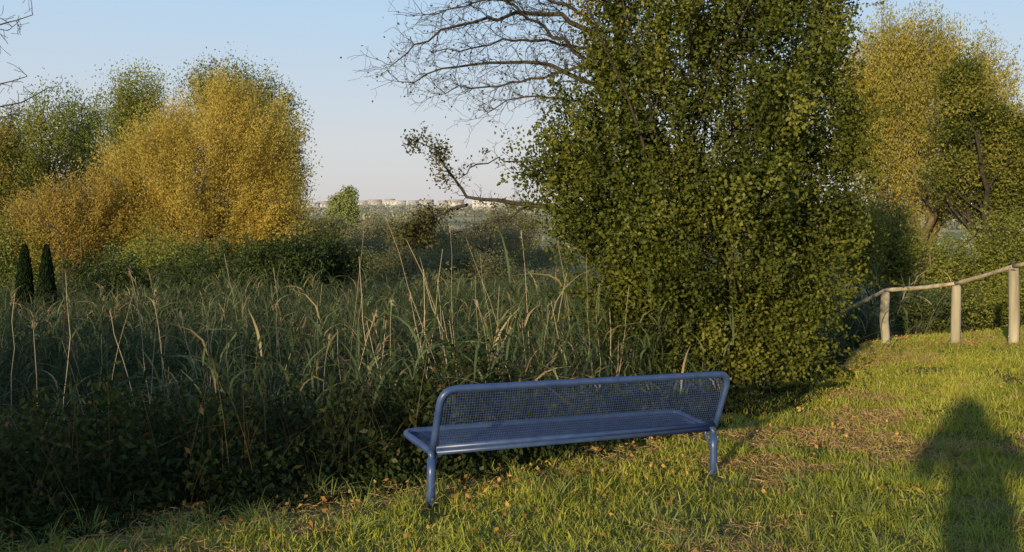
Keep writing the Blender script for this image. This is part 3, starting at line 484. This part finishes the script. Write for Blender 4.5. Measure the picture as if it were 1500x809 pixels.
# ------------------------------------------------------------------ photographer behind the lens
hv=np.array([.4238,.9058])
def skinmesh(name,pts,edges,rads,m,parent,sub=2,rootv=0):
    me=bpy.data.meshes.new(name); me.from_pydata([tuple(p) for p in pts],edges,[]); ob=bpy.data.objects.new(name,me); COL.objects.link(ob)
    ob.modifiers.new('Skin','SKIN')
    for i,r in enumerate(rads): me.skin_vertices[0].data[i].radius=(r if isinstance(r,tuple) else (r,r)); me.skin_vertices[0].data[i].use_root=(i==rootv)
    s=ob.modifiers.new('Sub','SUBSURF'); s.levels=sub; s.render_levels=sub
    bpy.context.view_layer.update(); dg=bpy.context.evaluated_depsgraph_get(); me2=bpy.data.meshes.new_from_object(ob.evaluated_get(dg)); bpy.data.objects.remove(ob)
    for p in me2.polygons: p.use_smooth=True
    return link(name,me2,m,parent)
try:
    M_skin=noisemat('skin',(.45,.27,.19),(.52,.32,.23),6,rough=.55,bump=.05); M_jk=noisemat('jacket_cloth',(.05,.06,.09),(.08,.09,.12),40); M_tr=noisemat('trouser_cloth',(.04,.045,.06),(.06,.065,.08),60); M_hair=noisemat('hair',(.03,.02,.012),(.07,.045,.025),60,stretch=(1,1,.1))
    M_blk=noisemat('black_plastic',(.02,.02,.02),(.035,.035,.035),30,rough=.4)
    pr=empty('person',(-.02,-.32,0)); tag(pr,'person in dark jacket raising a camera, whose long shadow lies on the grass','person')
    pts=[(0,0,.96),(0,.0,1.12),(0,.0,1.32),(0,.01,1.45),(0,.03,1.53),(0,.07,1.60),(0,.08,1.68),(0,.07,1.75)]; rad=[(.24,.15),(.24,.14),(.28,.15),(.26,.12),.13,.10,.10,.078]
    ed=[(i,i+1) for i in range(7)]
    for s in (-1,1):
        e=.47 if s<0 else .40
        i=len(pts); pts+=[(s*.23,.0,1.41),(s*(e-.02),.02,1.24),(s*.24,.14,1.43),(s*.115,.20,1.585),(s*.085,.225,1.625)]; rad+=[.125,.11,.08,.040,.036]; ed+=[(3,i),(i,i+1),(i+1,i+2),(i+2,i+3),(i+3,i+4)]
        for k in range(4):
            j=len(pts); z=1.665-.019*k; pts+=[(s*.078,.235,z),(s*.062,.262,z+.004),(s*(.035-.003*k),.264,z+.004)]; rad+=[.010,.009,.008]; ed+=[(i+4,j),(j,j+1),(j+1,j+2)]
        j=len(pts); pts+=[(s*.07,.21,1.605),(s*.045,.222,1.60)]; rad+=[.012,.010]; ed+=[(i+4,j),(j,j+1)]
        i=len(pts); pts+=[(s*.10,.0,.88),(s*.12,.02,.50),(s*.13,-.01,.10),(s*.135,.02,.05),(s*.15,.15,.04)]; rad+=[.13,.085,.055,.05,.04]; ed+=[(0,i),(i,i+1),(i+1,i+2),(i+2,i+3),(i+3,i+4)]
    body=skinmesh('body',pts,ed,rad,M_skin,pr); me=body.data; me.materials.append(M_jk); me.materials.append(M_tr); me.materials.append(M_blk)
    for p in me.polygons:
        c=p.center
        p.material_index = 3 if c.z<.11 else 2 if c.z<.93 else (1 if (c.z<1.5 or (c.y<.15 and abs(c.x)>.13)) else 0)
    n=2000; d=unit(n); d=d[(d[:,2]>-.8)&(d[:,1]<.45)|(d[:,2]>.55)]; C=np.array([0,.05,1.67])+d*[.145,.115,.135]; V,Q=leaf_arrays(C,.06,.035); mesh_np('hair',V,Q,M_hair,pr)
    for s in (-1,1):
        T=Tubes(); T.add(np.array([[s*.034,.150,1.685],[s*.034,.166,1.685],[s*.034,.172,1.685]]),[.013,.012,.004],10,cap=True); T.build('eye',M_w,pr)
        T=Tubes(); T.add(np.array([[s*.092,.07,1.65],[s*.102,.065,1.675],[s*.098,.06,1.70]]),[.010,.016,.010],8,cap=True); T.build('ear',M_skin,pr)
    T=Tubes(); T.add(np.array([[0,.155,1.69],[0,.178,1.655],[0,.165,1.645]]),[.008,.014,.008],8,cap=True); T.build('nose',M_skin,pr)
    T=Tubes(); T.add(np.array([[-.025,.148,1.62],[0,.156,1.618],[.025,.148,1.62]]),[.004,.007,.004],8,cap=True); T.build('mouth',noisemat('lips',(.4,.16,.13),(.45,.2,.16),9),pr)
    cm=empty('camera_device',(-.02,-.1,1.62)); tag(cm,'small black compact camera held up in both hands','camera'); boxm('body',-.05,.05,0,.032,0,.06,M_blk,cm)
    T=Tubes(); T.add(np.array([[0,.03,.03],[0,.045,.03],[0,.05,.03]]),[.024,.022,.014],16,cap=True); T.build('lens',M_blk,cm)
except Exception as ex: print('PERSON FAIL',ex)
# ------------------------------------------------------------------ tall shrubs behind the photographer (their shade falls over bench and reeds)
rv=np.array([.9058,-.4238])
def shade(u,s,top,rad,lbl,dens):
    c=hv*s+rv*u; lobs=[]
    for k in range(7):
        lobs.append((np.array([c[0]+rng.normal()*rad*.35,c[1]+rng.normal()*rad*.35,top*(.25+.1*k)]),np.array([rad*.75,rad*.75,top*.2])*(1 if k<5 else .7)))
    tree('tall_shrub',lbl,'shrub',(c[0],c[1]),lobs,int(260*dens),30,.2,.13,.28,dk,tr=.08,nlimb=12,ntwig=30,stems=4,spread=.4,tw=.01,shell=.1)
for u,s,top,rad,dn,l in [(-5.5,-14,4.0,1.8,.5,'thin open shrub behind the photographer, nearest the meadow'),(-8.5,-15,4.9,2.2,1.2,'tall shrub second from the meadow behind the photographer'),(-12,-15,5.1,2.4,1.4,'tall wide shrub in the middle of the row behind the photographer'),(-16,-15.5,5.2,2.4,1.5,'tall shrub fourth from the meadow behind the photographer'),(-20.5,-15,5.3,2.6,1.5,'widest tall shrub farthest from the meadow behind the photographer')]: shade(u,s,top,rad,l,dn)
# ------------------------------------------------------------------ light, camera
EL=math.radians(10.8)
w=bpy.data.worlds.new('World'); SC.world=w; w.use_nodes=True; nt=w.node_tree; bg=nt.nodes['Background']; sk=nt.nodes.new('ShaderNodeTexSky'); sk.sky_type='NISHITA'; sk.sun_disc=False
sk.sun_elevation=EL; sk.sun_rotation=math.radians(205.1); sk.dust_density=1.5; sk.air_density=1.0; sk.ozone_density=1.5
vs=nt.nodes.new('ShaderNodeVectorMath'); vs.operation='SCALE'; vs.inputs[3].default_value=.14; nt.links.new(sk.outputs[0],vs.inputs[0])
tc=nt.nodes.new('ShaderNodeTexCoord'); sp=nt.nodes.new('ShaderNodeSeparateXYZ'); nt.links.new(tc.outputs['Generated'],sp.inputs[0])
rp=nt.nodes.new('ShaderNodeValToRGB'); nt.links.new(sp.outputs[2],rp.inputs[0]); e=rp.color_ramp.elements
e[0].position=0; e[0].color=(.68,.66,.65,1); e[1].position=1; e[1].color=(.10,.22,.50,1); k=e.new(.06); k.color=(.68,.70,.73,1); k=e.new(.20); k.color=(.50,.68,.87,1); k=e.new(.5); k.color=(.18,.31,.55,1)
mxw=nt.nodes.new('ShaderNodeMix'); mxw.data_type='RGBA'; mxw.inputs[0].default_value=.92; nt.links.new(vs.outputs[0],mxw.inputs[6]); nt.links.new(rp.outputs[0],mxw.inputs[7]); nt.links.new(mxw.outputs[2],bg.inputs[0]); bg.inputs[1].default_value=1.0
sl=bpy.data.lights.new('sun','SUN'); sl.energy=5.0; sl.angle=math.radians(.9); sl.color=(1,.84,.53); so=bpy.data.objects.new('sun',sl); COL.objects.link(so)
so.rotation_euler=Vector((hv[0]*math.cos(EL),hv[1]*math.cos(EL),-math.sin(EL))).to_track_quat('-Z','Y').to_euler(); so.location=(-10,-20,12)
cd=bpy.data.cameras.new('camera'); cd.sensor_width=36; cd.lens=F/1500*36; cd.shift_y=-(404.5-HY)/1500; cd.clip_end=9000; cd.clip_start=.05
co=bpy.data.objects.new('camera',cd); COL.objects.link(co); co.location=(0,0,CAM); co.rotation_euler=(math.pi/2,0,0); SC.camera=co
SC.view_settings.view_transform='Standard'; SC.view_settings.look='None'; SC.view_settings.exposure=0
